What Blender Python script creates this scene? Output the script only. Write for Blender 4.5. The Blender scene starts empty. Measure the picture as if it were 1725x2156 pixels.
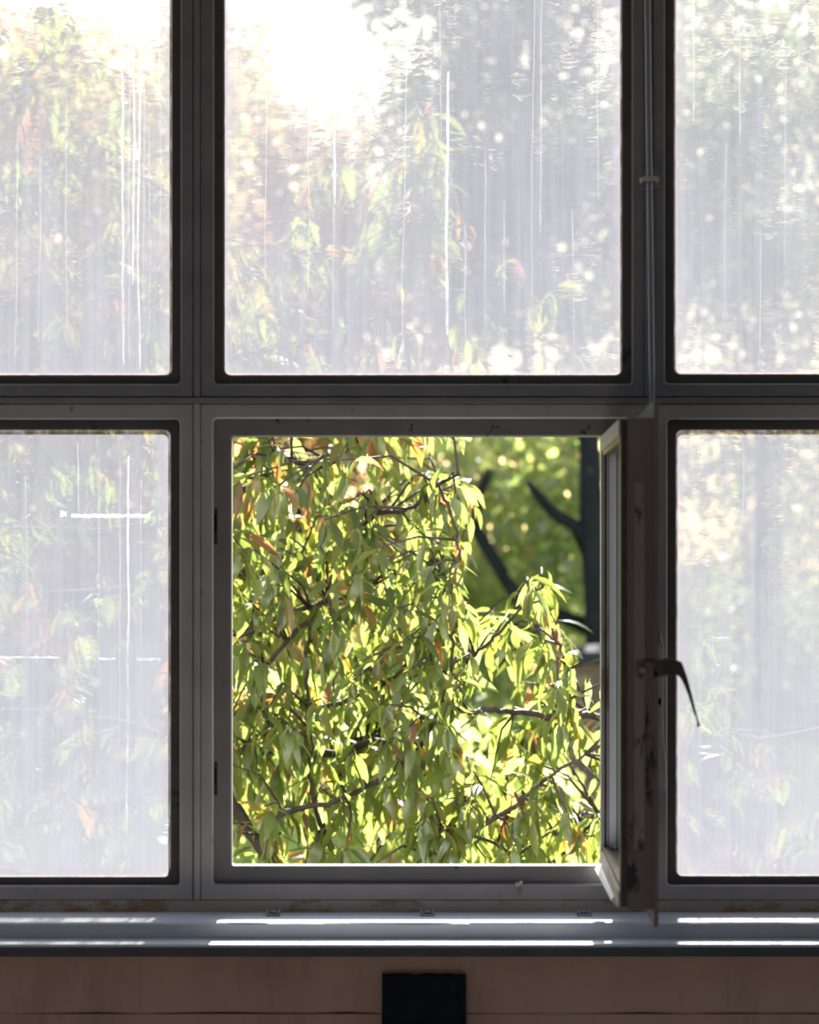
import bpy, bmesh, math, random
import numpy as np
from mathutils import Vector, Matrix
random.seed(7); rng = np.random.default_rng(7)
SC = bpy.context.scene
COL = SC.collection
# ---------------------------------------------------------------- camera, sky, sun, exposure
S = 0.0008                 # metres per photo pixel in the window plane
D = 6500.0                 # camera distance from the window plane, in those pixels
CX, Y0, EZ = 862.5, 1180.0, 1.5
cam_d = bpy.data.cameras.new('camera'); cam = bpy.data.objects.new('camera', cam_d); COL.objects.link(cam)
cam.location = (0, -D*S, EZ); cam.rotation_euler = (math.pi/2, 0, 0)
cam_d.sensor_fit = 'HORIZONTAL'; cam_d.sensor_width = 36; cam_d.lens = 36*D/1725
cam_d.shift_y = (Y0-1078)/1725
cam_d.dof.use_dof = True; cam_d.dof.focus_distance = 6.0; cam_d.dof.aperture_fstop = 7.0
cam_d.clip_end = 300
SC.camera = cam
SUN_EL, SUN_AZ = math.radians(28), math.radians(5)
w = bpy.data.worlds.new('sky'); SC.world = w; w.use_nodes = True
nt = w.node_tree; bg = nt.nodes['Background']
sky = nt.nodes.new('ShaderNodeTexSky'); sky.sky_type = 'NISHITA'; sky.sun_disc = False
sky.sun_elevation = SUN_EL; sky.sun_rotation = SUN_AZ; sky.dust_density = 2.5; sky.air_density = 1.0
nt.links.new(sky.outputs[0], bg.inputs[0]); bg.inputs[1].default_value = 0.20
sd = bpy.data.lights.new('sun', 'SUN'); so = bpy.data.objects.new('sun', sd); COL.objects.link(so)
sd.energy = 24.0; sd.angle = math.radians(0.53); sd.color = (1.0, 0.95, 0.87)
to_sun = Vector((math.sin(SUN_AZ)*math.cos(SUN_EL), math.cos(SUN_AZ)*math.cos(SUN_EL), math.sin(SUN_EL)))
so.rotation_euler = to_sun.to_track_quat('Z', 'Y').to_euler(); so.location = (1, 10, 8)
SC.view_settings.view_transform = 'Standard'; SC.view_settings.look = 'None'
SC.view_settings.gamma = 1.0; SC.view_settings.use_curve_mapping = False
SC.view_settings.exposure = 0.6
SC.cycles.max_bounces = 14; SC.cycles.diffuse_bounces = 6; SC.cycles.transparent_max_bounces = 24
SC.cycles.caustics_reflective = False; SC.cycles.caustics_refractive = False

# ---------------------------------------------------------------- helpers
def W(px, py, d):          # photo pixel seen at depth d (pixels towards the camera) -> world
    f = (D-d)/D
    return Vector(((px-CX)*S*f, -d*S, EZ-(py-Y0)*S*f))
def M3(px, py, ym):        # photo pixel at ym metres outside
    return W(px, py, -ym/S)
def tag(o, label=None, cat=None, group=None, kind=None):
    if label: o['label'] = label
    if cat: o['category'] = cat
    if group: o['group'] = group
    if kind: o['kind'] = kind
    return o
def empty(name, loc, **k):
    o = bpy.data.objects.new(name, None); COL.objects.link(o); o.location = loc
    o.empty_display_size = 0.05
    bpy.context.view_layer.update()
    return tag(o, **k)
def link(name, me, mat, parent=None, smooth=False, **k):
    o = bpy.data.objects.new(name, me); COL.objects.link(o)
    if mat is not None and not me.materials: me.materials.append(mat)
    if smooth: me.polygons.foreach_set('use_smooth', [True]*len(me.polygons))
    if parent is not None:
        o.parent = parent; o.matrix_parent_inverse = parent.matrix_world.inverted() if parent.type == 'EMPTY' else Matrix()
    return tag(o, **k)
class MB:                  # vertex / face collector -> one mesh
    def __init__(s): s.v = []; s.f = []
    def add(s, vs, fs):
        n = len(s.v); s.v += [tuple(v) for v in vs]; s.f += [tuple(i+n for i in f) for f in fs]; return s
    def box(s, a, b):
        x0, x1 = sorted((a[0], b[0])); y0, y1 = sorted((a[1], b[1])); z0, z1 = sorted((a[2], b[2]))
        return s.add([(x0,y0,z0),(x1,y0,z0),(x1,y1,z0),(x0,y1,z0),(x0,y0,z1),(x1,y0,z1),(x1,y1,z1),(x0,y1,z1)],
                     [(0,3,2,1),(4,5,6,7),(0,1,5,4),(1,2,6,5),(2,3,7,6),(3,0,4,7)])
    def tube(s, pts, rad, n=8, cap=True):
        pts = [Vector(p) for p in pts]
        if not hasattr(rad, '__len__'): rad = [rad]*len(pts)
        vs = []; prev = None
        for i, p in enumerate(pts):
            t = (pts[min(i+1, len(pts)-1)]-pts[max(i-1, 0)]).normalized()
            if prev is None:
                a = Vector((0,0,1)) if abs(t.z) < .9 else Vector((1,0,0)); u = t.cross(a).normalized()
            else: u = (prev - t*prev.dot(t)).normalized()
            prev = u; v = t.cross(u)
            for k in range(n):
                an = 2*math.pi*k/n; vs.append(p+(u*math.cos(an)+v*math.sin(an))*rad[i])
        fs = []
        for i in range(len(pts)-1):
            for k in range(n):
                fs.append((i*n+k, i*n+(k+1)%n, (i+1)*n+(k+1)%n, (i+1)*n+k))
        if cap: fs += [tuple(range(n-1,-1,-1)), tuple(range((len(pts)-1)*n, len(pts)*n))]
        return s.add(vs, fs)
    def prism(s, poly, fn, c0, c1):      # polygon (a,b) extruded in c; fn maps (a,b,c) -> world
        n = len(poly)
        vs = [fn(a, b, c0) for a, b in poly]+[fn(a, b, c1) for a, b in poly]
        fs = [tuple(range(n)), tuple(range(2*n-1, n-1, -1))]
        fs += [(i, i+n, (i+1)%n+n, (i+1)%n) for i in range(n)]
        return s.add(vs, fs)
    def mesh(s, name='mesh'):
        me = bpy.data.meshes.new(name); me.from_pydata(s.v, [], s.f)
        bm = bmesh.new(); bm.from_mesh(me); bmesh.ops.recalc_face_normals(bm, faces=bm.faces[:]); bm.to_mesh(me); bm.free()
        me.update(); return me
    def obj(s, name, mat, parent=None, bevel=0, smooth=False, **k):
        me = s.mesh(name)
        if bevel:
            bm = bmesh.new(); bm.from_mesh(me)
            ed = [e for e in bm.edges if len(e.link_faces) == 2 and e.calc_face_angle(0) > .6]
            bmesh.ops.bevel(bm, geom=ed, offset=bevel, segments=2, affect='EDGES', profile=.5)
            bm.to_mesh(me); bm.free()
        return link(name, me, mat, parent, smooth, **k)
def corners(r, x0, y0, x1, y1, n):       # loop of 4*n points, corner size r
    out = []
    for cx, cy, a0 in ((x1-r, y1-r, 0), (x0+r, y1-r, 90), (x0+r, y0+r, 180), (x1-r, y0+r, 270)):
        for k in range(n):
            a = math.radians(a0+90*k/(n-1)); out.append((cx+r*math.cos(a), cy+r*math.sin(a)))
    return out
def ring(mb, outer, inner, fn, c0, c1, r=8, n=5, bev=2.0):   # frame: outer rect, rounded inner rect, front c0, back c1
    sg = 1 if c1 < c0 else -1
    L = [[fn(a,b,c1) for a,b in corners(.3,*outer,n)], [fn(a,b,c0) for a,b in corners(.3,*outer,n)],
         [fn(a,b,c0) for a,b in corners(r+bev, inner[0]-bev, inner[1]-bev, inner[2]+bev, inner[3]+bev, n)],
         [fn(a,b,c0-sg*bev) for a,b in corners(r,*inner,n)], [fn(a,b,c1) for a,b in corners(r,*inner,n)]]
    m = 4*n; vs = [p for l in L for p in l]; fs = []
    for i in range(5):
        j = (i+1)%5
        for k in range(m): fs.append((i*m+k, i*m+(k+1)%m, j*m+(k+1)%m, j*m+k))
    return mb.add(vs, fs)
def fplane(dref):          # mapper for frame pieces: photo pixels as seen at depth dref, extruded straight in depth
    f = (D-dref)/D
    return lambda a, b, c: Vector(((a-CX)*S*f, -c*S, EZ-(b-Y0)*S*f))
# ---------------------------------------------------------------- materials
def new_mat(name):
    m = bpy.data.materials.new(name); m.use_nodes = True
    t = m.node_tree; return m, t, t.nodes, t.links
def add_noise(t, scale, detail=4, rough=.55, vec=(1,1,1), coord='Object'):
    tc = t.nodes.new('ShaderNodeTexCoord'); mp = t.nodes.new('ShaderNodeMapping'); mp.inputs['Scale'].default_value = vec
    n = t.nodes.new('ShaderNodeTexNoise'); n.inputs['Scale'].default_value = scale
    n.inputs['Detail'].default_value = detail; n.inputs['Roughness'].default_value = rough
    t.links.new(tc.outputs[coord], mp.inputs[0]); t.links.new(mp.outputs[0], n.inputs['Vector']); return n.outputs[0]
def ramp(t, src, stops):
    r = t.nodes.new('ShaderNodeValToRGB'); e = r.color_ramp.elements
    while len(e) < len(stops): e.new(.5)
    for q, (p, c) in zip(e, stops): q.position = p; q.color = (*c, 1) if len(c) == 3 else c
    t.links.new(src, r.inputs[0]); return r.outputs[0]
def mathn(t, op, a, b=None, clamp=False):
    n = t.nodes.new('ShaderNodeMath'); n.operation = op; n.use_clamp = clamp
    for i, x in enumerate((a, b)):
        if x is None: continue
        if isinstance(x, (int, float)): n.inputs[i].default_value = x
        else: t.links.new(x, n.inputs[i])
    return n.outputs[0]
def mixc(t, f, a, b):
    n = t.nodes.new('ShaderNodeMix'); n.data_type = 'RGBA'
    for i, x in ((0, f), (6, a), (7, b)):
        if isinstance(x, (int, float)): n.inputs[i].default_value = x
        elif isinstance(x, tuple): n.inputs[i].default_value = (*x, 1)
        else: t.links.new(x, n.inputs[i])
    return n.outputs[2]
def surf(name, c1, c2, scale=30, rough=.5, stain=None, stain_scale=9, stain_at=(.58,.66), vec=(1,1,1), bump=.15, spec=.4, metal=0):
    m, t, N, L = new_mat(name); b = N['Principled BSDF']
    col = mixc(t, ramp(t, add_noise(t, scale, vec=vec), [(.35,(0,0,0)),(.65,(1,1,1))]), c1, c2)
    if stain:
        col = mixc(t, ramp(t, add_noise(t, stain_scale, 6, .65, vec=vec), [(stain_at[0],(0,0,0)),(stain_at[1],(1,1,1))]), col, stain)
    L.new(col, b.inputs['Base Color']); b.inputs['Roughness'].default_value = rough
    b.inputs['Specular IOR Level'].default_value = spec; b.inputs['Metallic'].default_value = metal
    if bump:
        bn = N.new('ShaderNodeBump'); bn.inputs['Strength'].default_value = bump; bn.inputs['Distance'].default_value = .002
        L.new(add_noise(t, scale*6, 3), bn.inputs['Height']); L.new(bn.outputs[0], b.inputs['Normal'])
    return m
MAT = {}
MAT['frame'] = surf('painted_steel', (.20,.19,.212), (.235,.222,.242), 14, .5, (.05,.042,.04), 26, (.66,.72))
MAT['frame_bounce'] = surf('dusty_bounce_steel', (.39,.355,.355), (.45,.405,.40), 14, .6, (.10,.08,.07), 24, (.64,.72))  # paler, dusty lower-row paint; sill bounce light put into its colour
MAT['bead'] = surf('dark_bead', (.085,.080,.078), (.105,.098,.092), 18, .55, (.03,.026,.024), 22, (.62,.7))
MAT['jamb'] = surf('jamb_paint', (.20,.184,.186), (.24,.22,.216), 12, .55, (.025,.02,.019), 34, (.66,.70))
MAT['subrail'] = surf('rusty_rail', (.42,.37,.32), (.50,.43,.37), 22, .7, (.36,.22,.13), 30, (.48,.58), vec=(.45,1,1))
MAT['sill'] = surf('sill_paint', (.52,.545,.60), (.60,.62,.67), 10, .42, (.68,.68,.69), 16, (.68,.72), spec=.6)
MAT['tan'] = surf('tan_wall_paint', (.50,.33,.275), (.56,.38,.305), 7, .85, (.42,.275,.225), 5, (.52,.68), vec=(1.6,1,.6), bump=.3)
MAT['plaster'] = surf('wall_plaster', (.72,.71,.70), (.77,.76,.75), 4, .9)
MAT['floor'] = surf('floor_boards', (.52,.48,.44), (.60,.55,.50), 5, .6, vec=(8,.6,1))
MAT['ceiling'] = surf('ceiling_paint', (.7,.69,.67), (.74,.73,.71), 4, .9)
MAT['sash'] = surf('sash_edge_paint', (.115,.088,.09), (.145,.11,.108), 18, .6, (.012,.010,.012), 20, (.60,.66), vec=(1,1,.35))
MAT['sashlight'] = surf('sash_outer_paint', (.44,.40,.37), (.54,.50,.46), 18, .55, (.20,.15,.11), 14, (.55,.66), vec=(1,1,.3))
MAT['white'] = surf('white_rail_paint', (.78,.78,.80), (.84,.84,.86), 16, .5, (.5,.46,.42), 26, (.68,.74))
MAT['handle'] = surf('handle_bronze', (.045,.038,.036), (.07,.058,.052), 40, .45, metal=.4)
MAT['lever'] = surf('lever_metal', (.46,.41,.39), (.56,.50,.46), 40, .35, (.50,.42,.34), 50, (.58,.66), metal=.2)
MAT['rod'] = surf('rod_paint', (.20,.19,.195), (.24,.225,.23), 30, .28, spec=.9, bump=.05)
MAT['worn'] = surf('worn_ferrule', (.22,.16,.13), (.30,.23,.19), 60, .5, metal=.3)
MAT['clip'] = surf('clip_steel', (.20,.20,.21), (.28,.28,.29), 60, .35, (.10,.07,.05), 70, (.58,.66), metal=.6)
MAT['dark'] = surf('navy_board', (.012,.014,.019), (.018,.019,.024), 40, .95, bump=.6, spec=.1)
MAT['brick'] = surf('old_brick', (.40,.25,.14), (.50,.33,.19), 9, .9)
MAT['brick2'] = surf('dark_brick', (.24,.15,.10), (.30,.19,.12), 9, .9)
MAT['mortar'] = surf('mortar', (.30,.25,.2), (.36,.30,.24), 9, .95)
MAT['cap'] = surf('dark_stone', (.05,.05,.06), (.07,.07,.08), 9, .9)
MAT['lawn'] = surf('lawn_turf', (.045,.08,.02), (.08,.12,.03), 1.5, 1.0, spec=0.0)
MAT['bark'] = surf('bark', (.030,.022,.019), (.05,.036,.03), 30, .75, (.10,.09,.085), 40, (.64,.72), bump=.5, spec=.25)
MAT['barkfar'] = surf('bark_far', (.035,.033,.035), (.05,.047,.048), 6, .95, spec=.1)
MAT['scrap'] = surf('dry_scrap', (.55,.53,.5), (.66,.62,.56), 40, .8)
MAT['scrap2'] = surf('dry_scrap_tan', (.36,.25,.16), (.45,.33,.22), 40, .8)
def glass_dirty(name, lo=.54, hi=.88):
    m, t, N, L = new_mat(name); N.remove(N['Principled BSDF'])
    out = N['Material Output']
    big = add_noise(t, 3.2, 3, .6)
    st1 = add_noise(t, 1.0, 5, .62, vec=(70,1,1.3))      # rain-washed vertical streaks
    st2 = add_noise(t, 1.0, 3, .6, vec=(210,1,2.2))
    spk = ramp(t, add_noise(t, 170, 2, .5), [(.70,(0,0,0)),(.76,(1,1,1))])
    cl = add_noise(t, 26, 5, .7)
    a = mathn(t, 'MULTIPLY', big, .34); b = mathn(t, 'MULTIPLY', st1, .50); c = mathn(t, 'MULTIPLY', st2, .20)
    e = mathn(t, 'MULTIPLY', cl, .22)
    sm = mathn(t, 'ADD', mathn(t, 'ADD', a, b), mathn(t, 'ADD', c, e))       # about .63
    sc = mathn(t, 'MULTIPLY', mathn(t, 'SUBTRACT', sm, .42), 1/.42, True)
    f = mathn(t, 'ADD', lo, mathn(t, 'MULTIPLY', sc, hi-lo))
    at = N.new('ShaderNodeAttribute'); at.attribute_name = 'grime'
    f = mathn(t, 'ADD', f, mathn(t, 'MULTIPLY', at.outputs['Fac'], .4))
    f = mathn(t, 'ADD', f, mathn(t, 'MULTIPLY', spk, .25), True)
    f = mathn(t, 'MINIMUM', f, .97)
    tr = N.new('ShaderNodeBsdfTransparent'); tl = N.new('ShaderNodeBsdfTranslucent')
    # old rippled glass: part of the clear share bends the view a little
    rf = N.new('ShaderNodeBsdfRefraction'); rf.inputs['IOR'].default_value = 1.06; rf.inputs['Roughness'].default_value = 0.0
    bn = N.new('ShaderNodeBump'); bn.inputs['Strength'].default_value = 1.0; bn.inputs['Distance'].default_value = .004
    L.new(add_noise(t, 1.0, 2, .5, vec=(14,1,42)), bn.inputs['Height']); L.new(bn.outputs[0], rf.inputs['Normal'])
    mt = N.new('ShaderNodeMixShader'); mt.inputs[0].default_value = .4; L.new(tr.outputs[0], mt.inputs[1]); L.new(rf.outputs[0], mt.inputs[2])
    tl.inputs[0].default_value = (.068,.0695,.086,1)
    mx = N.new('ShaderNodeMixShader'); L.new(f, mx.inputs[0]); L.new(mt.outputs[0], mx.inputs[1]); L.new(tl.outputs[0], mx.inputs[2])
    L.new(mx.outputs[0], out.inputs[0]); return m
def glass_clear(name, film=0.0):
    m, t, N, L = new_mat(name); N.remove(N['Principled BSDF'])
    out = N['Material Output']; tr = N.new('ShaderNodeBsdfTransparent'); tr.inputs[0].default_value = (.96,.98,.97,1)
    gl = N.new('ShaderNodeBsdfGlossy'); gl.inputs['Roughness'].default_value = .03
    fr = N.new('ShaderNodeFresnel'); fr.inputs[0].default_value = 1.5
    mx = N.new('ShaderNodeMixShader'); L.new(fr.outputs[0], mx.inputs[0]); L.new(tr.outputs[0], mx.inputs[1]); L.new(gl.outputs[0], mx.inputs[2])
    L.new(mx.outputs[0], out.inputs[0]); return m
def film_mat(name, col, fac):
    m, t, N, L = new_mat(name); N.remove(N['Principled BSDF'])
    out = N['Material Output']; tr = N.new('ShaderNodeBsdfTransparent'); tl = N.new('ShaderNodeBsdfTranslucent'); tl.inputs[0].default_value = (*col, 1)
    f = mathn(t, 'MULTIPLY', ramp(t, add_noise(t, 30, 4, .6, vec=(3,1,1)), [(.30,(.35,.35,.35)),(.60,(1,1,1))]), fac)
    mx = N.new('ShaderNodeMixShader'); L.new(f, mx.inputs[0]); L.new(tr.outputs[0], mx.inputs[1]); L.new(tl.outputs[0], mx.inputs[2])
    L.new(mx.outputs[0], out.inputs[0]); return m
MAT['glass'] = glass_dirty('dirty_glass')
MAT['clear'] = glass_clear('clear_glass')
MAT['drip'] = film_mat('dried_drip', (.72,.715,.75), .68)
MAT['drip_faint'] = film_mat('thin_drip', (.70,.695,.73), .30)
MAT['mark'] = film_mat('paint_smear', (.8,.8,.83), 1.0)
MAT['putty'] = film_mat('old_putty', (.50,.36,.27), .9)
def leaf_mat(name, val=.3, trans=.68, gloss=.04, sat=.85):
    m, t, N, L = new_mat(name); N.remove(N['Principled BSDF'])
    out = N['Material Output']; at = N.new('ShaderNodeAttribute'); at.attribute_name = 'Col'
    hs = N.new('ShaderNodeHueSaturation'); hs.inputs['Saturation'].default_value = sat; hs.inputs['Value'].default_value = val; L.new(at.outputs[0], hs.inputs['Color'])
    df = N.new('ShaderNodeBsdfDiffuse'); L.new(hs.outputs[0], df.inputs[0])
    tl = N.new('ShaderNodeBsdfTranslucent'); L.new(at.outputs[0], tl.inputs[0])
    m1 = N.new('ShaderNodeMixShader'); m1.inputs[0].default_value = trans
    L.new(df.outputs[0], m1.inputs[1]); L.new(tl.outputs[0], m1.inputs[2])
    gl = N.new('ShaderNodeBsdfGlossy'); gl.inputs['Roughness'].default_value = .35; gl.inputs[0].default_value = (.8,.85,.9,1)
    m2 = N.new('ShaderNodeMixShader'); m2.inputs[0].default_value = gloss
    L.new(m1.outputs[0], m2.inputs[1]); L.new(gl.outputs[0], m2.inputs[2]); L.new(m2.outputs[0], out.inputs[0]); return m
MAT['leaf'] = leaf_mat('leaf')
MAT['leaffar'] = leaf_mat('leaf_far', val=.62, gloss=.05, sat=.5)  # diffuse colour desaturated: distance haze put into the far leaves

# ---------------------------------------------------------------- room shell
XL, XR, YB, ZC = -2.3, 2.3, -7.4, 3.3
WF = -190*S                                    # inner face of the wall below the window
def struct(name, mb, mat, parent=None, **k): return mb.obj(name, mat, parent, kind='structure', **k)
struct('floor', MB().box((XL,YB,-.12),(XR,.22,0)), MAT['floor'])
struct('ceiling', MB().box((XL-.15,YB-.15,ZC),(XR+.15,.22,ZC+.12)), MAT['ceiling'])
def side_wall(name, xa, xb, n):       # side walls with unseen window bands, added to brighten the room
    mb = MB(); mb.box((xa,YB-.15,-.12),(xb,.22,.92)); mb.box((xa,YB-.15,2.9),(xb,.22,ZC)); mb.box((xa,-.75,.92),(xb,.22,2.9)); mb.box((xa,YB-.15,.92),(xb,-6.75,2.9))
    struct(name, mb, MAT['plaster'])
    we = empty('window_%d' % n, (xa, -3.75, .92), kind='structure'); xm = (xa+xb)/2
    mb = MB()
    for i in range(9): y = -6.75+.75*i; mb.box((xm-.025,y-.02,.92),(xm+.025,y+.02,2.9))
    for z in (.94, 1.76, 2.88): mb.box((xm-.022,-6.75,z-.02),(xm+.022,-.75,z+.02))
    mb.obj('frame', MAT['frame'], we)
    MB().box((xm-.002,-6.75,.92),(xm+.002,-.75,2.9)).obj('pane', MAT['clear'], we)
side_wall('wall_left', XL-.15, XL, 7); side_wall('wall_right', XR, XR+.15, 8)
struct('wall_back', MB().box((XL,YB-.15,-.12),(XR,YB,ZC)), MAT['plaster'])
F0 = fplane(0)
gx0, gx1 = F0(-462,0,0).x, F0(2240,0,0).x; gzt = F0(0,-462,0).z; gzb = F0(0,1921,0).z
wf = MB()
wf.box((XL,WF,gzb-.03),(gx0,.22,ZC)); wf.box((gx1,WF,gzb-.03),(XR,.22,ZC)); wf.box((gx0,WF,gzt),(gx1,.22,ZC))
wf.box((XL,WF+.035,0),(XR,.22,gzb-.03))
wall = struct('wall_front', wf, MAT['plaster'])
# wall courses below the sill: separate painted blocks with rough joints
fw = (D-190)/D
def zw(py): return EZ-(py-Y0)*S*fw
zt, zj = gzb-.03, zw(2137)
def block(x0, x1, z0, z1, proud):
    mb = MB(); n = 14
    yf = WF-proud; top = []; bot = []
    for i in range(n+1):
        x = x0+(x1-x0)*i/n; bot.append((x, z0+random.uniform(-.0016,.0024)))
    vs = []; fs = []
    for (x, zb_) in bot:
        vs += [(x, WF+.034, zb_), (x, yf+.004, zb_), (x, yf, zb_+.004), (x, yf, z1), (x, WF+.034, z1)]
    for i in range(n):
        for k in range(5):
            a, b = i*5+k, i*5+(k+1)%5; fs.append((a, b, b+5, a+5))
    fs += [tuple(range(5)), tuple(n*5+k for k in range(4,-1,-1))]
    return mb.add(vs, fs)
for ci, (z0, z1, off) in enumerate(((zj+.003, zt, .10), (zj-.115, zj+.001, -.12), (zj-.235, zj-.118, .10), (zj-.36, zj-.238, -.12))):
    x = -1.5+off
    while x < 1.5:
        block(x+.0001, x+.9598, z0, z1, .004 if ci == 0 else -.004+.001*ci).obj('brick', MAT['tan'], wall)
        x += .96
# ---------------------------------------------------------------- window frames
def window(n, glass, rebate, flange, opening=False):
    we = empty('window_%d' % n, F0((flange[0]+flange[2])/2, flange[3], -25), kind='structure')
    mb = MB(); ring(mb, flange, rebate, F0, 0, -46, r=9, bev=3.0); mb.obj('frame', MAT['frame_bounce' if n > 3 else 'frame'], we)
    if opening:
        mb = MB(); ring(mb, (rebate[0]-3, rebate[1]-3, rebate[2]+3, rebate[3]+3), glass, fplane(-26), -26, -66, r=5, bev=3); mb.obj('jamb', MAT['jamb'], we)
        mb = MB(); ring(mb, (glass[0]-22, glass[1]-22, glass[2]+22, glass[3]+22), (glass[0]-1, glass[1]-1, glass[2]+1, glass[3]-1), fplane(-66), -66, -80, r=4, bev=1); mb.obj('outer_stop', MAT['white'], we)
        return we
    mb = MB(); ring(mb, (rebate[0]-3, rebate[1]-3, rebate[2]+3, rebate[3]+3), glass, fplane(-20), -20, -29, r=13, n=4, bev=2); mb.obj('glazing_bead', MAT['bead'], we)
    # pane: inner face carries the grime, a grid so that grime can thicken at the edges
    f = fplane(-32); x0, y0, x1, y1 = glass[0]-9, glass[1]-9, glass[2]+9, glass[3]+9
    xs = [x0, x0+10, x0+17, x0+45]+list(np.linspace(x0+120, x1-120, 8))+[x1-45, x1-17, x1-10, x1]
    ys = [y0, y0+10, y0+17, y0+60]+list(np.linspace(y0+150, y1-260, 8))+[y1-150, y1-70, y1-26, y1-14, y1]
    nx, ny = len(xs), len(ys)
    vs = [f(x, y, -30) for y in ys for x in xs]; fs = [(j*nx+i, j*nx+i+1, (j+1)*nx+i+1, (j+1)*nx+i) for j in range(ny-1) for i in range(nx-1)]
    m0 = len(vs); vs += [f(x, y, -35) for x, y in ((x0,y0),(x1,y0),(x1,y1),(x0,y1))]
    nf = len(fs); fs += [(m0+3, m0+2, m0+1, m0)]
    me = bpy.data.meshes.new('pane'); me.from_pydata(vs, [], fs); me.materials.append(MAT['glass']); me.materials.append(MAT['clear'])
    me.polygons[nf].material_index = 1
    at = me.attributes.new('grime', 'FLOAT', 'POINT')
    lower = n > 3
    for j, y in enumerate(ys):
        for i, x in enumerate(xs):
            e = min(x-x0, x1-x, (y-y0)*1.2, y1-y); g = .9 if e < 13 else (.35 if e < 20 else 0)
            h = (y-y0)/(y1-y0)
            g = max(g, (.10+.45*h if lower else -.10+.50*max(0, h-.25)))
            at.data[j*nx+i].value = g
    link('pane', me, None, we)
    # old putty along the outside rim
    mb = MB(); ring(mb, (glass[0]-8, glass[1]-8, glass[2]+8, glass[3]+8), (glass[0]+3, glass[1]+3, glass[2]-3, glass[3]-4), fplane(-36), -36, -44, r=12, n=4, bev=1); mb.obj('putty', MAT['putty'], we)
    return we
w1 = window(1, (-420,-420,362,790), (-440,-440,380,808), (-462,-462,405.8,834.5))
w2 = window(2, (472,-420,1310,790), (451,-440,1331,808), (423.4,-462,1356.5,834.5))
w3 = window(3, (1420,-420,2200,788), (1401,-440,2218,807), (1375.6,-462,2240,834.5))
w4 = window(4, (-420,905,359,1847), (-440,883,378,1865), (-462,851.6,405.8,1894))
w5 = window(5, (488,919,1296,1823), (449,881,1334,1863), (423.4,851.6,1356.5,1894), True)
w6 = window(6, (1424,905,2200,1845), (1406,883,2218,1864), (1375.6,851.6,2240,1894))
def trim(n, x0, y0, x1, y1, c0, c1, mat='frame', bev=.0014):
    f = fplane(c0); q = MB().box(f(x0,y0,c0), f(x1,y1,c1))
    if n < 6: q.box(f(x0-(6 if n < 5 else 0), y0-(6 if n == 5 else 0), -14), f(x1+(6 if n < 5 else 0), y1+(6 if n == 5 else 0), -44))
    return struct('trim_%d' % n, q, MAT[mat], bevel=bev)
trim(1, 408, -462, 421.4, 835, 5, -40); trim(2, 408, 850, 421.4, 1895, 5, -40, 'frame_bounce')
trim(3, 1358, -462, 1374, 835, 5, -40); trim(4, 1358, 850, 1374, 1895, 5, -40, 'frame_bounce')
trim(5, -462, 836.8, 2240, 849.6, 6, -40)
trim(6, -462, 1895, 2240, 1922, -1, -60, 'subrail')
# strike plates in the left jamb of the open light
f = fplane(-24)
for ya, yb in ((1071, 1146), (1604, 1674)):
    mb = MB(); mb.box(f(450,ya,-24.5), f(458,yb,-27)); p = mb.obj('strike_plate', MAT['handle'], w5, bevel=.0006)
    MB().box(f(451.5,ya+14,-23.6), f(455.5,yb-22,-26)).obj('strike_slot', MAT['dark'], p)
# corner blocks of the glazing bead, lower left light
f = fplane(-18)
for x0, y0, x1, y1 in ((346,884,376,910), (353,1828,377,1863)):
    MB().prism([(x0+4,y0+2),(x1-5,y0),(x1,y1-6),(x1-7,y1),(x0+14,y1-6),(x0,y0+14)], f, -18, -24).obj('corner_block', MAT['bead'], w4)
# ---------------------------------------------------------------- window sill: two steps, painted, with a worn edge
def zpl(py): return EZ-(py-Y0)*S
h1, h2, h3 = zpl(1920), zpl(1952), zpl(1976)
d1, d2 = 190, 290
mb = MB(); xs = np.linspace(XL+.001, XR-.001, 401); vs = []; fs = []
rv = np.convolve(rng.normal(0, 1, 421), np.ones(9)/9, 'same')[:401]
for x, r in zip(xs, rv):
    pxx = x/S/(D-190)*D+CX
    chip = .0012*abs(r)+(.0022*max(0, 1-abs(pxx-880)/70))+(.0012 if 480 < pxx < 560 else 0)
    vs += [(x, 60*S, h1+.0005), (x, -(d1-6)*S, h1), (x, -d1*S+.0015*0, h1-.0022-chip), (x, -d1*S, h2), (x, -(d2-4)*S, h2-.0006), (x, -d2*S, h2-.004), (x, -d2*S, h3), (x, 60*S, h3)]
for i in range(400):
    for k in range(8):
        a, b = i*8+k, i*8+(k+1)%8; fs.append((a, b, b+8, a+8))
fs += [tuple(range(8)), tuple(400*8+k for k in range(7,-1,-1))]
sill = struct('trim_7', mb.add(vs, fs), MAT['sill'])
MAT['shaded_front'] = surf('shaded_sill_front', (.055,.057,.068), (.075,.077,.088), 14, .6)  # strip added over the sill front; its shade put into the dark colour
struct('trim_8', MB().box((XL+.002,-d2*S-.0035,h3-.0006),(XR-.002,-d2*S+.004,h2-.0045)), MAT['shaded_front'], bevel=.0012)
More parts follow.
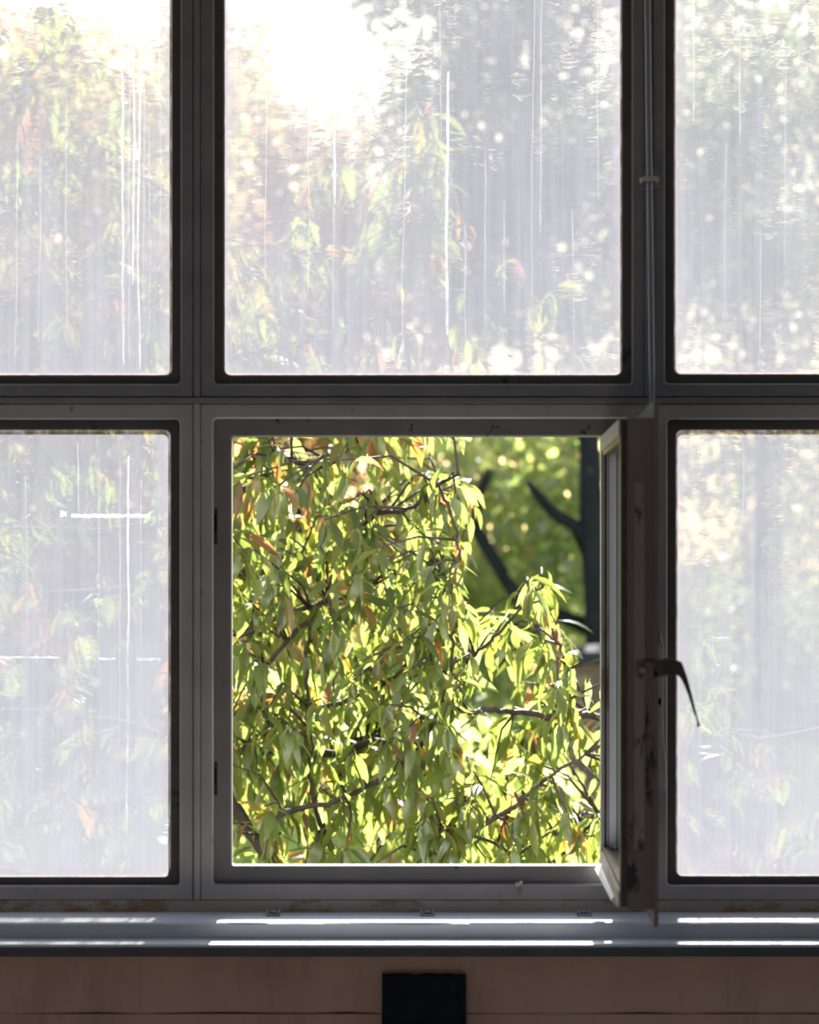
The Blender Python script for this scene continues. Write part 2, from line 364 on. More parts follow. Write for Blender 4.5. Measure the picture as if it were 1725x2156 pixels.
# ---------------------------------------------------------------- drips and paint smears dried on the panes
def drip(px, y0, y1, wd, par, mat='drip', wob=2.5):
    if wd < 4.5: mat = 'drip_faint'
    f = fplane(-29); n = max(6, int((y1-y0)/25)); x = px; L = []
    for i in range(n+1):
        t = i/n; x += random.uniform(-wob, wob)*.5
        ww = wd*.8*(.55+.45*math.sin(min(1, t*3+.2)*math.pi/2))*random.uniform(.75,1.15)/2
        if i == n: ww *= .5
        L.append((x, y0+(y1-y0)*t, ww))
    vs = [f(a-h, b, -29.2) for a, b, h in L]+[f(a+h, b, -29.2) for a, b, h in L]
    fs = [(i, i+1, i+n+2, i+n+1) for i in range(n)]
    me = bpy.data.meshes.new('drip'); me.from_pydata(vs, [], fs); me.update()
    return link('drip', me, MAT[mat], par)
for a in ((945,150,705,7,w2),(1140,-60,490,4,w2),(1128,-100,640,3,w2),(858,60,760,4,w2),(702,330,690,4,w2),(704,240,430,6,w2),(1062,420,660,4,w2),(980,470,740,3,w2),
          (652,200,620,3,w2),(1205,440,780,3,w2),(1024,300,700,3,w2),(925,-50,300,3,w2),(1260,20,420,3,w2),(560,100,600,2.5,w2),
          (258,60,770,6,w1),(272,90,760,4,w1),(281,70,600,5,w1),(296,60,780,5,w1),(304,80,640,4,w1),(312,260,720,3,w1),(335,70,520,3,w1),(40,250,770,3,w1),(140,200,700,3,w1),(84,330,720,4,w1),
          (1463,-80,260,4,w3),(1558,30,300,4,w3),(1530,300,660,3,w3),(1602,480,770,3,w3),(1655,120,560,3,w3),
          (165,930,1080,4,w4),(252,980,1700,4,w4),(270,960,1760,6,w4),(208,1050,1420,3,w4),(296,1000,1600,3,w4),(52,1000,1500,3,w4),(1565,930,1100,3,w6),(1475,1300,1600,3,w6)):
    drip(*a)
def smear(pts, par):       # horizontal paint strokes left on the glass
    f = fplane(-29); n = len(pts)
    vs = [f(x, y-h, -29.4) for x, y, h in pts]+[f(x, y+h, -29.4) for x, y, h in pts]
    me = bpy.data.meshes.new('smear'); me.from_pydata(vs, [], [(i, i+1, i+n+1, i+n) for i in range(n-1)]); me.update()
    link('paint_smear', me, MAT['mark'], par)
def stroke(x0, x1, y, h):
    n = max(3, int((x1-x0)/7)); smear([(x0+(x1-x0)*i/n, y+random.uniform(-1,1), h*random.uniform(.55,1.1)) for i in range(n+1)], w4)
stroke(127,140,1082,7); stroke(150,316,1086,4); stroke(-60,126,1384,2.2); stroke(182,192,1384,1.5); stroke(207,243,1387,2.5); stroke(288,338,1388,3.5)
# ---------------------------------------------------------------- open casement sash (hinged right, swung into the room)
def SF(u, py, t): return Vector(((403-18*u/850+t)*S, -u*S, zpl(py)))
sash = empty('casement_sash', SF(6, 1850, 35), label='open steel casement sash swung into the room at the right of the gap', cat='window sash')
def sring(name, outer, inner, t0, t1, mat, r=3, bev=1.5):
    mb = MB(); ring(mb, outer, inner, SF, t0, t1, r=r, n=3, bev=bev); return mb.obj(name, MAT[mat], sash)
sring('sash_frame', (8,919,850,1819), (42,956,812,1782), 14, 62, 'sash')
sring('outer_leg', (4,922,846,1815), (50,962,804,1776), 1.5, 14, 'handle')  # deep groove's shade put into this leg by the dark handle colour
def sbox(name, u0, u1, p0, p1, t0, t1, mat, **k_):
    q = MB(); q.box((0,0,0),(1,1,1)); q.v = [tuple(SF(u0+(u1-u0)*a, p0+(p1-p0)*b, t0+(t1-t0)*c)) for a, b, c in q.v]
    return q.obj(name, MAT[mat], sash, **k_)
sbox('top_rail_facing', 30, 838, 921, 951, -2, 1.4, 'sashlight', label='weathered pale top rail')
sbox('bottom_rail_facing', 30, 838, 1786, 1815, -2, 1.4, 'sashlight')
sbox('hinge_stile_rib', 6, 57, 924, 1812, -2, 6, 'sashlight', bevel=.001, label='brown weathered hinge stile')
sbox('hinge_stile_groove', 6, 54, 924, 1812, 6, 9.5, 'handle')
sbox('hinge_stile_step', 6, 58, 924, 1812, 9.5, 15, 'sashlight', bevel=.001)
mb = MB(); mb.prism([(50,15),(57,15),(66,30),(50,30)], lambda a, b, c: SF(a, c, b), 948, 1792); mb.obj('putty_fillet', MAT['white'], sash, label='pale putty fillet')
sring('inner_flange', (14,889,858,1850), (46,958,808,1780), 62, 70, 'sash')
mb = MB(); mb.box((0,0,0),(1,1,1)); mb.v = [tuple(SF(46+762*a, 955+828*b, 31+5*c)) for a, b, c in mb.v]
mb.obj('pane', MAT['clear'], sash)
# white weather rail along the foot of the sash
mb = MB(); sec = [(-13,1829),(-9,1822),(12,1814),(12,1836),(-3,1841)]
vs = [SF(4, b, a) for a, b in sec]+[SF(610, b, a+8) for a, b in sec]
mb.add(vs, [tuple(range(5)), tuple(range(9,4,-1))]+[(i, i+5, (i+1)%5+5, (i+1)%5) for i in range(5)])
mb.obj('weather_rail', MAT['white'], sash, label='white painted drip rail')
mb = MB(); mb.v = []; mb.box((0,0,0),(1,1,1)); mb.v = [tuple(SF(850+2.5*a, 1037+673*b, 26+20*c)) for a, b, c in mb.v]
MAT['strip'] = surf('edge_strip_paint', (.17,.125,.13), (.21,.155,.155), 20, .6, (.03,.022,.024), 30, (.60,.66), vec=(1,1,.4))
mb.obj('edge_strip', MAT['strip'], sash, bevel=.0008, label='paler worn strip down the sash edge')
# handle, drawn at the near edge of the sash
kh = lambda d: (D-d)/D
def H(px, py, d): f = kh(850); return Vector(((px-CX)*S*f, -d*S, EZ-(py-Y0)*S*f))
mb = MB(); mb.prism([(1338,1396),(1352,1392),(1398,1394),(1398,1424),(1352,1428),(1338,1424)], H, 852, 858); br = mb.obj('handle_bracket', MAT['sash'], sash, bevel=.0006)
mb = MB(); mb.tube([H(1352,1411,857), H(1352,1411,863)], 6*S, 12); mb.obj('bracket_screw', MAT['worn'], br, smooth=False)
mb = MB(); mb.tube([H(1394,1404,846), H(1394,1404,868)], 15*S, 20); mb.obj('handle_hub', MAT['handle'], sash)
arm = [(1397,1386),(1402,1384.5),(1420,1388),(1434,1393),(1439,1404),(1447,1428),(1456,1462),(1464,1495),(1470,1517),(1474,1527),(1467.5,1531),(1468,1517),(1460,1499),(1449,1463),(1440,1441),(1434,1429),(1427,1422),(1418,1420),(1398,1422)]
mb = MB(); mb.prism(arm, H, 852, 864); mb.obj('handle_arm', MAT['handle'], sash, bevel=.0007, label='dark lever arm')
# ---------------------------------------------------------------- operating rod, its lever, its guide
rod = empty('operating_rod', W(1380,1660,30), label='long thin vertical rod with flat lever, running down the right mullion', cat='rod')
pts = [W(1363.5+y*.0118, y, 34) for y in (-440,-200,0,300,600,850,1100,1335)]
MB().tube(pts, 6.6*S, 14).obj('shaft', MAT['rod'], rod, smooth=True)
mb = MB(); mb.tube([W(1386,1322,36), W(1388,1340,36), W(1390,1356,36)], [4.5*S, 5.5*S, 6.5*S], 10); mb.obj('ferrule', MAT['worn'], rod, label='worn bare-metal ferrule')
f = fplane(36)
MB().prism([(1384,1354),(1397,1354),(1398,1420),(1396,1460),(1397,1482),(1394,1494),(1384,1494)], f, 40, 28).obj('lever_plate', MAT['lever'], rod, bevel=.0008)
pl = [(1385,1488),(1394,1492),(1395,1500),(1398,1560),(1402,1615),(1404,1640),(1402.5,1656),(1397,1664),(1391,1664),(1388,1656),(1387,1620),(1386,1540)]
MB().prism(pl, f, 46, 38).obj('lever', MAT['lever'], rod, bevel=.001)
for ya in (1320,1470):      # lugs that hold the mechanism to the mullion
    MB().box(f(1380,ya,40), f(1392,ya+14,-1)).obj('lug', MAT['lever'], rod)
guide = empty('rod_guide', W(1370,400,0), label='small strap bracket that holds the rod against the right mullion', cat='bracket')
f = fplane(4)
MB().prism([(1348,366),(1352,358),(1362,356),(1384,356),(1391,362),(1393,380),(1392,399),(1350,399),(1350,384),(1346,378)], f, 10, 0).obj('base_plate', MAT['frame'], guide, bevel=.0008)
f = fplane(44)
MB().prism([(1350,376),(1356,371),(1384,371),(1388,375),(1388,382),(1384,381.5),(1356,381.5),(1351,385)], f, 47, 43).obj('strap', MAT['lever'], guide, bevel=.0006)
for xa in (1350,1383): MB().box(f(xa,373,44), f(xa+5,382,8)).obj('strap_leg', MAT['lever'], guide)
# ---------------------------------------------------------------- small clips on the sill
for nm, px, ly in (('leftmost small steel clip on the sill, under the left end of the open gap', 575, 1),
               ('middle small steel clip on the sill, under the centre of the open gap', 900, 1),
               ('small steel clip on the sill closest to the open sash', 1231, 1)):
    X = (px-CX)*S*.987; yb = -60*S
    c = empty('sill_clip', (X, yb, h1), label=nm, cat='clip', group='small steel clips on the window sill')
    mb = MB(); mb.box((X-.0112,yb-.020,h1+.0003),(X+.0112,yb+.014,h1+.0028)); mb.obj('foot_plate', MAT['clip'], c, bevel=.0007)
    mb = MB()
    for sx in (-1,1): mb.box((X+sx*.0112,yb-.018,h1+.0022),(X+sx*.0082,yb+.014,h1+.0085))
    mb.obj('upstand', MAT['clip'], c, bevel=.0006)
    mb = MB(); mb.tube([(X,yb-.004,h1+.002),(X,yb-.004,h1+.0060),(X,yb-.004,h1+.0078)], [.0050,.0050,.0028], 12); mb.obj('rivet', MAT['clip'], c)
# scrap caught on the frame edge
sc = empty('dry_scrap', F0(1092,1865,4), label='tiny pale dry scrap of leaf caught on the lower edge of the open frame', cat='scrap')
def crumple(name, cx, cy, w_, h_, mat, seed):
    rr = random.Random(seed); bm = bmesh.new(); bmesh.ops.create_icosphere(bm, subdivisions=2, radius=1)
    for v in bm.verts:
        s_ = rr.uniform(.55,1.2); v.co = Vector((v.co.x*w_*s_, v.co.y*3.0*s_, v.co.z*h_*s_))*S+F0(cx, cy, 5)
    me = bpy.data.meshes.new(name); bm.to_mesh(me); bm.free(); link(name, me, mat, sc)
crumple('pale_flake', 1090, 1862, 6, 5, MAT['scrap'], 2); crumple('pale_flake', 1097, 1858, 4, 5, MAT['scrap'], 3); crumple('tan_flake', 1092, 1875, 4.5, 9, MAT['scrap2'], 4)
# dark board leaning on the wall under the sill
zb_top = EZ-(2050-Y0)*S*(D-200)/D
mb = MB(); n = 16; vs = []; fs = []
for i in range(n+1):
    a = i/n; xt = (805+176*a-CX)*S*.969; xb = xt+(a-.5)*.012
    e = random.uniform(-.0012,.0012); yt = WF-.0065
    vs += [(xb, yt-.07, .001), (xb, yt-.052, .001), (xt, yt, zb_top+e), (xt, yt-.018, zb_top+e-.001)]
for i in range(n):
    for k in range(4):
        p, q = i*4+k, i*4+(k+1)%4; fs.append((p, q, q+4, p+4))
fs += [(0,1,2,3), (n*4+3,n*4+2,n*4+1,n*4)]
mb.add(vs, fs); mb.obj('dark_board', MAT['dark'], None, label='narrow near-black board leaning on the tan wall under the sill', cat='board')

# ================================================================ outside
GZ = -1.2
struct('ground', MB().box((-60,.22,GZ-.2),(60,120,GZ)), MAT['lawn'])
def fast_mesh(name, V, Fq, C, mat):
    # V (n,3) ; Fq list of arrays of equal-length faces ; C (n,4)
    me = bpy.data.meshes.new(name); me.vertices.add(len(V)); me.vertices.foreach_set('co', V.astype(np.float32).ravel())
    tot = sum(f.size for f in Fq); me.loops.add(tot); me.loops.foreach_set('vertex_index', np.concatenate([f.ravel() for f in Fq]).astype(np.int32))
    st = []; s0 = 0
    for f in Fq:
        st.append(s0+np.arange(len(f))*f.shape[1]); s0 += f.size
    st = np.concatenate(st).astype(np.int32); me.polygons.add(len(st)); me.polygons.foreach_set('loop_start', st)
    me.update(calc_edges=True); me.validate()
    ca = me.color_attributes.new('Col', 'FLOAT_COLOR', 'POINT'); ca.data.foreach_set('color', C.astype(np.float32).ravel())
    me.materials.append(mat); me.polygons.foreach_set('use_smooth', [True]*len(me.polygons)); return me
# ---- long drooping leaf: 12 shapes, unit length along +Y, bending towards -Z
ST = [0, .13, .30, .52, .76, 1.0]; WD = [.018, .03, .80, 1.0, .66, 0]
def leaf_shape(bend, width, fold, twist):
    P = []; y = z = 0.0; ang = .15
    c = []
    for i, s in enumerate(ST):
        if i:
            ds = s-ST[i-1]; ang -= bend*ds; y += ds*math.cos(ang); z += ds*math.sin(ang)
        c.append((y, z))
    V = []
    for i, (y, z) in enumerate(c):
        w_ = width*WD[i]; tw = twist*ST[i]
        if i == len(ST)-1: V.append((0, y, z)); continue
        cx, sx = math.cos(tw), math.sin(tw)
        V += [(-w_*cx, y, z+w_*(fold-sx)), (0, y, z), (w_*cx, y, z+w_*(fold+sx))]
    return np.array(V)
Q = []
for i in range(4):
    a = i*3; Q += [(a, a+1, a+4, a+3), (a+1, a+2, a+5, a+4)]
LQ = np.array(Q); LT = np.array([(12, 13, 15), (13, 14, 15)]); NV = 16
SHAPES = [leaf_shape(random.uniform(.2,1.9), random.uniform(.098,.135), random.uniform(.1,.45), random.uniform(-.5,.5)) for _ in range(14)]
GREENS = [(0.288, 0.338, 0.055), (0.252, 0.324, 0.055), (0.324, 0.352, 0.072), (0.224, 0.302, 0.058), (0.338, 0.352, 0.080), (0.266, 0.332, 0.086)]
AUTUMN = [(0.470, 0.302, 0.042), (0.504, 0.210, 0.042), (0.437, 0.353, 0.067), (0.420, 0.185, 0.084)]
PAL = GREENS+AUTUMN
def unit(v): return v/np.linalg.norm(v)
class Leaves:
    def __init__(s): s.R = []; s.P = []; s.L = []; s.sh = []; s.c = []
    def add(s, p, dirv, nrm, L, col):
        y = unit(dirv); x = np.cross(y, nrm); x = unit(x); z = np.cross(x, y)
        s.R.append(np.stack([x, y, z], 1)); s.P.append(p); s.L.append(L); s.sh.append(random.randrange(len(SHAPES))); s.c.append(col)
def ymin(py): z = (1180-py)*S; return max(1.75, (z+.72)/(.532-z/5.2)) if z < 1.6 else 5.5   # keeps the sun's path to the sill clear
def cluster(LV, p, axis, n, Lm, autumn, wide=1.0):
    # a spray of leaves round a twig end; they arch out and hang
    p = np.array(p); ax = unit(np.array(axis)); a0 = random.uniform(0, 6.28)
    for k in range(n):
        az = a0+k*2.4+random.uniform(-.4,.4)
        out = np.array([math.cos(az), math.sin(az), 0.0])
        el = random.uniform(-1.45, -.25) if random.random() < .88 else random.uniform(-.2, .3)
        dv = out*math.cos(el)*wide+np.array([0,0,math.sin(el)])+ax*.25
        nr = out*math.sin(-el)*.9+np.array([0,0,math.cos(el)])+np.array([random.gauss(0,.35) for _ in range(3)])
        pos = p-ax*random.uniform(0,.10)*(k/n)+np.array([random.gauss(0,.006) for _ in range(3)])
        c = random.randrange(6) if random.random() > autumn else 6+random.randrange(4)
        LV.add(pos, dv, nr, Lm*random.uniform(.72,1.2), c)
tree = empty('drooping_tree', M3(-330,1900,2.9)+Vector((0,0,0)), label='near tree with long drooping yellow-green leaves filling the open window gap', cat='tree')
tree.location.z = GZ; bpy.context.view_layer.update()
LV = Leaves(); twigs = MB()
# (points px,py ; depth start,end in metres outside ; radius start,end in px)
BR = [([(-330,1900),(-300,1650),(-340,1400),(-280,1100),(-330,700),(-300,300),(-340,-60)], 2.9, 2.9, 40, 16),
      ([(-310,1720),(120,1720),(360,1665),(490,1600),(540,1582),(610,1572),(700,1588),(760,1568),(840,1552)], 2.9, 2.2, 22, 7),
      ([(-300,1600),(100,1560),(330,1570),(490,1575),(580,1578),(660,1560),(760,1556),(800,1550)], 2.9, 2.5, 20, 6),
      ([(-300,1500),(200,1520),(420,1600),(490,1690),(540,1770),(580,1840),(640,1980)], 2.9, 2.0, 20, 12),
      ([(490,1600),(590,1515),(680,1492),(770,1458),(830,1425),(890,1350)], 2.3, 2.1, 8, 4),
      ([(655,1290),(648,1400),(650,1490),(655,1600),(662,1690),(700,1790)], 2.2, 2.1, 4, 6),
      ([(560,1760),(600,1712),(690,1690),(790,1648),(860,1600),(910,1530),(945,1440),(955,1340),(962,1290),(942,1215)], 2.1, 2.0, 8, 3.5),
      ([(850,1660),(930,1740),(1010,1762),(1090,1800)], 2.1, 2.0, 6, 4),
      ([(985,1502),(1040,1493),(1100,1503),(1180,1508),(1265,1508),(1420,1516),(1600,1560),(1800,1520)], 2.0, 2.6, 6, 12),
      ([(1200,1510),(1196,1440),(1180,1370),(1162,1322)], 2.0, 1.9, 6, 3),
      ([(-290,1260),(200,1250),(420,1215),(490,1205),(570,1202),(640,1182),(700,1160),(745,1125),(790,1082),(860,1072),(920,1022),(968,1000)], 2.9, 2.0, 14, 3.5),
      ([(925,1025),(945,1070),(962,1130),(968,1180)], 2.0, 1.9, 4, 3),
      ([(-300,1100),(200,1120),(420,1080),(490,1042),(560,1000),(600,958),(640,982),(700,976),(762,952)], 2.9, 2.2, 12, 5),
      ([(500,1345),(610,1290),(700,1266),(765,1246)], 2.4, 2.2, 7, 5),
      ([(560,1400),(620,1335),(680,1272),(700,1264)], 2.2, 2.2, 6, 5),
      ([(900,1800),(1010,1740),(1090,1690),(1150,1642),(1232,1588)], 1.9, 1.8, 7, 3.5),
      ([(1120,1860),(1170,1812),(1225,1756),(1300,1700),(1420,1640)], 2.4, 2.6, 8, 8),
      ([(985,1390),(1030,1350),(1090,1292),(1150,1226)], 2.2, 2.1, 5, 3),
      ([(-300,860),(100,880),(400,800),(480,760),(640,718),(780,680),(920,655)], 2.9, 2.4, 14, 4),
      ([(-310,600),(0,640),(180,600),(300,640),(420,700)], 2.9, 2.5, 14, 4),
      ([(-310,420),(0,420),(150,330),(330,390),(480,520)], 2.9, 2.5, 12, 4),
      ([(-320,200),(0,190),(120,110),(240,150)], 2.9, 2.6, 10, 4),
      ([(1000,560),(930,330),(880,230),(868,205)], 2.5, 2.4, 4, 3),
      ([(-320,1800),(100,1850),(300,1900),(520,1900),(760,1880),(900,1800)], 2.9, 2.3, 16, 7),
      ([(760,1880),(1100,1900),(1400,1850),(1620,1820),(1800,1700)], 2.3, 2.5, 8, 5)]
samples = []
for k, (pts, ya, yb, ra, rb) in enumerate(BR):
    P = []; n = len(pts)
    for i, (x, y) in enumerate(pts):
        t = i/(n-1); P.append(M3(x, y, max(ya+(yb-ya)*t, ymin(y)+.15)))
    dense = []; rad = []
    for i in range(n-1):                       # Catmull-Rom subdivision with a little wander
        p0, p1, p2, p3 = P[max(i-1,0)], P[i], P[i+1], P[min(i+2,n-1)]
        for q in range(5):
            t = q/5; dense.append(.5*((2*p1)+(p2-p0)*t+(2*p0-5*p1+4*p2-p3)*t*t+(3*p1-p0-3*p2+p3)*t**3)+Vector((random.gauss(0,.0025), random.gauss(0,.004), random.gauss(0,.0025))))
    dense.append(P[-1])
    m = len(dense); rad = [(ra+(rb-ra)*i/(m-1))*S*1.2*random.uniform(.9,1.12) for i in range(m)]
    if k == 0:
        dense[0] = Vector((dense[0].x, dense[0].y, GZ-.05)); rad[0] *= 1.5
    MB().tube(dense, rad, 8).obj('trunk' if k == 0 else 'branch', MAT['bark'], tree, smooth=True)
    if k:
        samples += [(dense[i], dense[min(i+1,m-1)]-dense[max(i-1,0)]) for i in range(m)]
SP = np.array([s[0] for s in samples])
# sprays: rectangles in the photo with how many sprays hang there
REG = [((480,915,700,1120), 34), ((700,915,830,1010), 10), ((640,1020,800,1180), 16), ((480,1120,760,1420), 58), ((760,1080,900,1180), 8), ((760,1220,930,1460), 30),
       ((840,1160,960,1300), 14), ((900,1000,970,1180), 12), ((480,1420,760,1860), 92), ((760,1440,1000,1860), 76), ((900,1250,1000,1480), 16), ((1000,1540,1150,1860), 38), ((1150,1680,1290,1860), 16), ((1200,1560,1290,1640), 3),
       ((1090,1330,1185,1490), 16), ((1100,1240,1160,1260), 4), ((1040,1290,1110,1350), 5), ((1110,1510,1230,1580), 8), ((850,890,915,930), 5), ((930,1000,990,1060), 6),
       ((-60,0,380,300), 26), ((-60,300,480,830), 70), ((-60,830,480,1350), 44), ((-60,1350,480,1900), 60), ((480,560,640,900), 26), ((640,480,1000,880), 24),
       ((850,210,920,560), 14), ((640,330,860,520), 8), ((1290,1500,1480,1880), 24), ((1450,1560,1800,1880), 26), ((1450,1350,1560,1520), 6), ((1100,620,1220,800), 3)]
for (x0,y0,x1,y1), n in REG:
    for _ in range(round(n*.88)):
        px, py = random.uniform(x0,x1), random.uniform(y0,y1); ymn = ymin(py); ym = random.uniform(ymn, max(3.2, ymn+.8))
        p = M3(px, py-18, ym); dd = SP-np.array(p); dd[:,1] *= .7
        q = int(np.argmin((dd**2).sum(1))); b = Vector(SP[q])
        if (b-p).length > .42: b = p+Vector((random.uniform(-.22,.05), random.uniform(-.1,.15), random.uniform(-.16,.10)))
        mid = (b+p)/2+Vector((random.gauss(0,.012), random.gauss(0,.02), .03+random.gauss(0,.015)))
        twigs.tube([b, mid, p], [.0038,.003,.0018], 5)
        ax = p-mid
        aut = .16 if py < 1050 and px > 480 else .09
        if px < 480 and py < 900: aut = .16
        cluster(LV, p, ax, random.randint(5,8), .074*(1+ym/5.2), aut)
        if random.random() < .4: cluster(LV, mid, ax, random.randint(2,4), .062*(1+ym/5.2), aut)
for p, t in samples:                            # a few leaves straight off the branches
    if p.x > M3(-60,0,2.5).x and random.random() < .22 and not (p.z > EZ+.2 and p.x > 0): cluster(LV, p, t, random.randint(2,4), .095, .1)
twigs.obj('twigs', MAT['bark'], tree, smooth=True, kind='stuff')
R = np.array(LV.R); PP = np.array(LV.P); LL = np.array(LV.L); SH = np.array(LV.sh); CI = np.array(LV.c)
NL = len(PP); print('near leaves', NL)
# the 300 that show largest through the gap become parts of their own
f_ = (PP[:,1]+D*S)/(D*S); pxs = PP[:,0]/S/f_+CX; pys = Y0-(PP[:,2]-EZ)/S/f_
score = LL/f_; inh = (pxs > 500) & (pxs < 1255) & (pys > 925) & (pys < 1760)
score = np.where(inh, score, score-1); own = np.argsort(-score)[:300]; mask = np.zeros(NL, bool); mask[own] = True
cols = np.array([(*c, 1) for c in PAL])
cache = {}
for i in own:
    key = (int(SH[i]), int(CI[i]))
    if key not in cache:
        cache[key] = fast_mesh('leaf', SHAPES[key[0]], [LQ, LT], np.tile(cols[key[1]], (NV,1)), MAT['leaf'])
    o = bpy.data.objects.new('leaf', cache[key]); COL.objects.link(o); o.parent = tree
    mw = Matrix([list(R[i][r]*LL[i])+[PP[i][r]] for r in range(3)]+[[0,0,0,1]])
    o.matrix_parent_inverse = tree.matrix_world.inverted(); o.matrix_basis = mw
rest = np.where(~mask)[0]; SA = np.array(SHAPES)
V = np.einsum('nij,nkj->nki', R[rest], SA[SH[rest]]*LL[rest][:,None,None])+PP[rest][:,None,:]
off = (np.arange(len(rest))*NV)[:,None,None]
jit = rng.uniform(.8,1.15,(len(rest),1,1)); CC = np.repeat(cols[CI[rest]][:,None,:], NV, 1)*np.concatenate([np.repeat(jit,3,2), np.ones_like(jit)],2)
link('foliage', fast_mesh('foliage', V.reshape(-1,3), [(LQ[None]+off).reshape(-1,4), (LT[None]+off).reshape(-1,3)], CC.reshape(-1,4), MAT['leaf']), None, tree, kind='stuff')

# ---------------------------------------------------------------- farther trees
FS = np.array([(0,0,0),(.34,.22,.05),(.42,.55,.03),(0,1,-.12),(-.42,.55,.03),(-.34,.22,.05),(0,.5,-.05)])
FF = np.array([(6,0,1),(6,1,2),(6,2,3),(6,3,4),(6,4,5),(6,5,0)])
def crown(blobs, n, size, pal, wts, clump=14, spread=.28):
    # leaves gathered in sprays on the shells of the blobs (centre, radii)
    vol = np.array([r[0]*r[2] for c, r in blobs]); vol /= vol.sum(); nc = n//clump
    which = rng.choice(len(blobs), nc, p=vol)
    C0 = np.array([b[0] for b in blobs])[which]; R0 = np.array([b[1] for b in blobs])[which]
    u = rng.normal(0,1,(nc,3)); u /= np.linalg.norm(u,axis=1)[:,None]; u *= (rng.uniform(.25,1,nc)**.5)[:,None]
    cc = C0+R0*u
    P = np.repeat(cc, clump, 0)+rng.normal(0,spread,(nc*clump,3))*np.array([1,1,.55]); m = len(P)
    yv = rng.normal(0,1,(m,3)); yv[:,2] -= .9; yv /= np.linalg.norm(yv,axis=1)[:,None]
    nv = rng.normal(0,.8,(m,3))+np.array([0,-.2,.8]); xv = np.cross(yv,nv); xv /= np.linalg.norm(xv,axis=1)[:,None]; zv = np.cross(xv,yv)
    Rm = np.stack([xv,yv,zv],2); L = size*rng.uniform(.7,1.25,m)
    V = np.einsum('nij,kj->nki', Rm, FS)*L[:,None,None]+P[:,None,:]
    ci = rng.choice(len(pal), m, p=np.array(wts)/sum(wts)); C = np.array([(*c,1) for c in pal])[ci]
    C = C*np.concatenate([np.repeat(rng.uniform(.75,1.15,(m,1)),3,1), np.ones((m,1))],1)
    return V.reshape(-1,3), (FF[None]+(np.arange(m)*7)[:,None,None]).reshape(-1,3), np.repeat(C,7,0)
def far_tree(name, label, ym, base_px, blobs, n, size, pal, wts, limbs, group=None, r=.18, clump=14, spread=.28):
    sc_ = S*(1+ym/(D*S))
    b = M3(base_px, 0, ym); t = empty(name, (b.x, b.y, GZ), label=label, cat='shrub' if 'shrub' in name else 'bush' if 'bush' in name else 'tree', group=group)
    B = [(np.array(M3(px, py, ym+dy)), np.array((rx*sc_, dr, rz*sc_))) for px, py, rx, rz, dy, dr in blobs]
    V, F, C = crown(B, n, size, pal, wts, clump, spread)
    keep_z = V[:,2].reshape(-1,7).min(1) > GZ+.05
    Vk = V.reshape(-1,7,3)[keep_z]; Ck = C.reshape(-1,7,4)[keep_z]; m = len(Vk)
    Fk = (FF[None]+(np.arange(m)*7)[:,None,None]).reshape(-1,3)
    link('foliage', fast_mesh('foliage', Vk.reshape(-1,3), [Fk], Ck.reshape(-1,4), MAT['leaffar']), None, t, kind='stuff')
    for i, (pl, r0, r1) in enumerate(limbs):
        P = [M3(x, y, ym+dy) for x, y, dy in pl]
        if i == 0: P[0] = Vector((P[0].x, P[0].y, GZ-.05))
        m = len(P); MB().tube(P, [(r0+(r1-r0)*k/(m-1))*sc_ for k in range(m)], 9).obj('trunk' if i == 0 else 'limb', MAT['barkfar'], t, smooth=True)
    return t
PG = [(0.599, 0.683, 0.185), (0.672, 0.714, 0.230), (0.512, 0.641, 0.185), (0.753, 0.728, 0.272), (0.826, 0.541, 0.244)]
PB = [(.36,.42,.16), (.30,.38,.16), (.42,.44,.20), (.48,.34,.18)]
PO = [(0.601, 0.371, 0.141), (0.568, 0.414, 0.153), (0.459, 0.437, 0.132), (0.589, 0.295, 0.141)]
PD = [(0.154, 0.208, 0.069), (0.123, 0.177, 0.069), (0.193, 0.231, 0.085)]
far_tree('leafy_tree', 'broad green tree with a dark trunk, blurred behind the open gap beside the sash', 18.5, 1262,
   [(1100,1010,190,130,0,1.5),(1010,1180,170,110,.5,1.2),(1150,1230,190,110,0,1.4),(980,960,140,90,1,1.2),(1210,1090,150,140,-.6,1),(1030,1400,150,80,.4,1.2),(1250,880,200,120,0,1.6),(930,1330,150,120,1,1.2)],
   6200, .098, PG, [5,4,4,2,.6], [([(1275,1900,-1.4),(1268,1500,-1.5),(1258,1250,-1.6),(1246,1100,-1.7),(1242,950,-1.7),(1228,780,-1.6),(1190,560,-1.2)], 32, 16),
   ([(1256,1200,-1.6),(1215,1110,-1.7),(1165,1080,-1.8),(1130,1040,-1.8),(1112,1015,-1.8)], 17, 7), ([(1262,1330,-1.5),(1090,1260,-1.4),(1005,1120,-1.3),(1003,1060,-1.3),(1030,990,-1.2)], 17, 9)])
far_tree('orange_tree', 'orange autumn tree, blurred far behind the left half of the open gap', 25.5, 600,
   [(560,620,260,190,0,2),(780,760,200,170,.5,2),(620,360,180,150,0,1.6),(820,1080,150,160,0,1.5),(520,900,260,160,0,2),(690,520,160,130,1,1.6),(700,1250,220,160,0,2),(500,250,120,90,0,1.4),(500,110,50,100,0,1.2)],
   14000, .11, PO, [4,4,3,2], [([(600,1900,0),(610,1400,0),(640,1000,0),(610,700,0),(600,400,0)], 22, 6), ([(630,900,0),(720,700,0),(800,620,0)], 9, 3), ([(610,620,0),(520,420,0),(500,300,0)], 8, 2)])
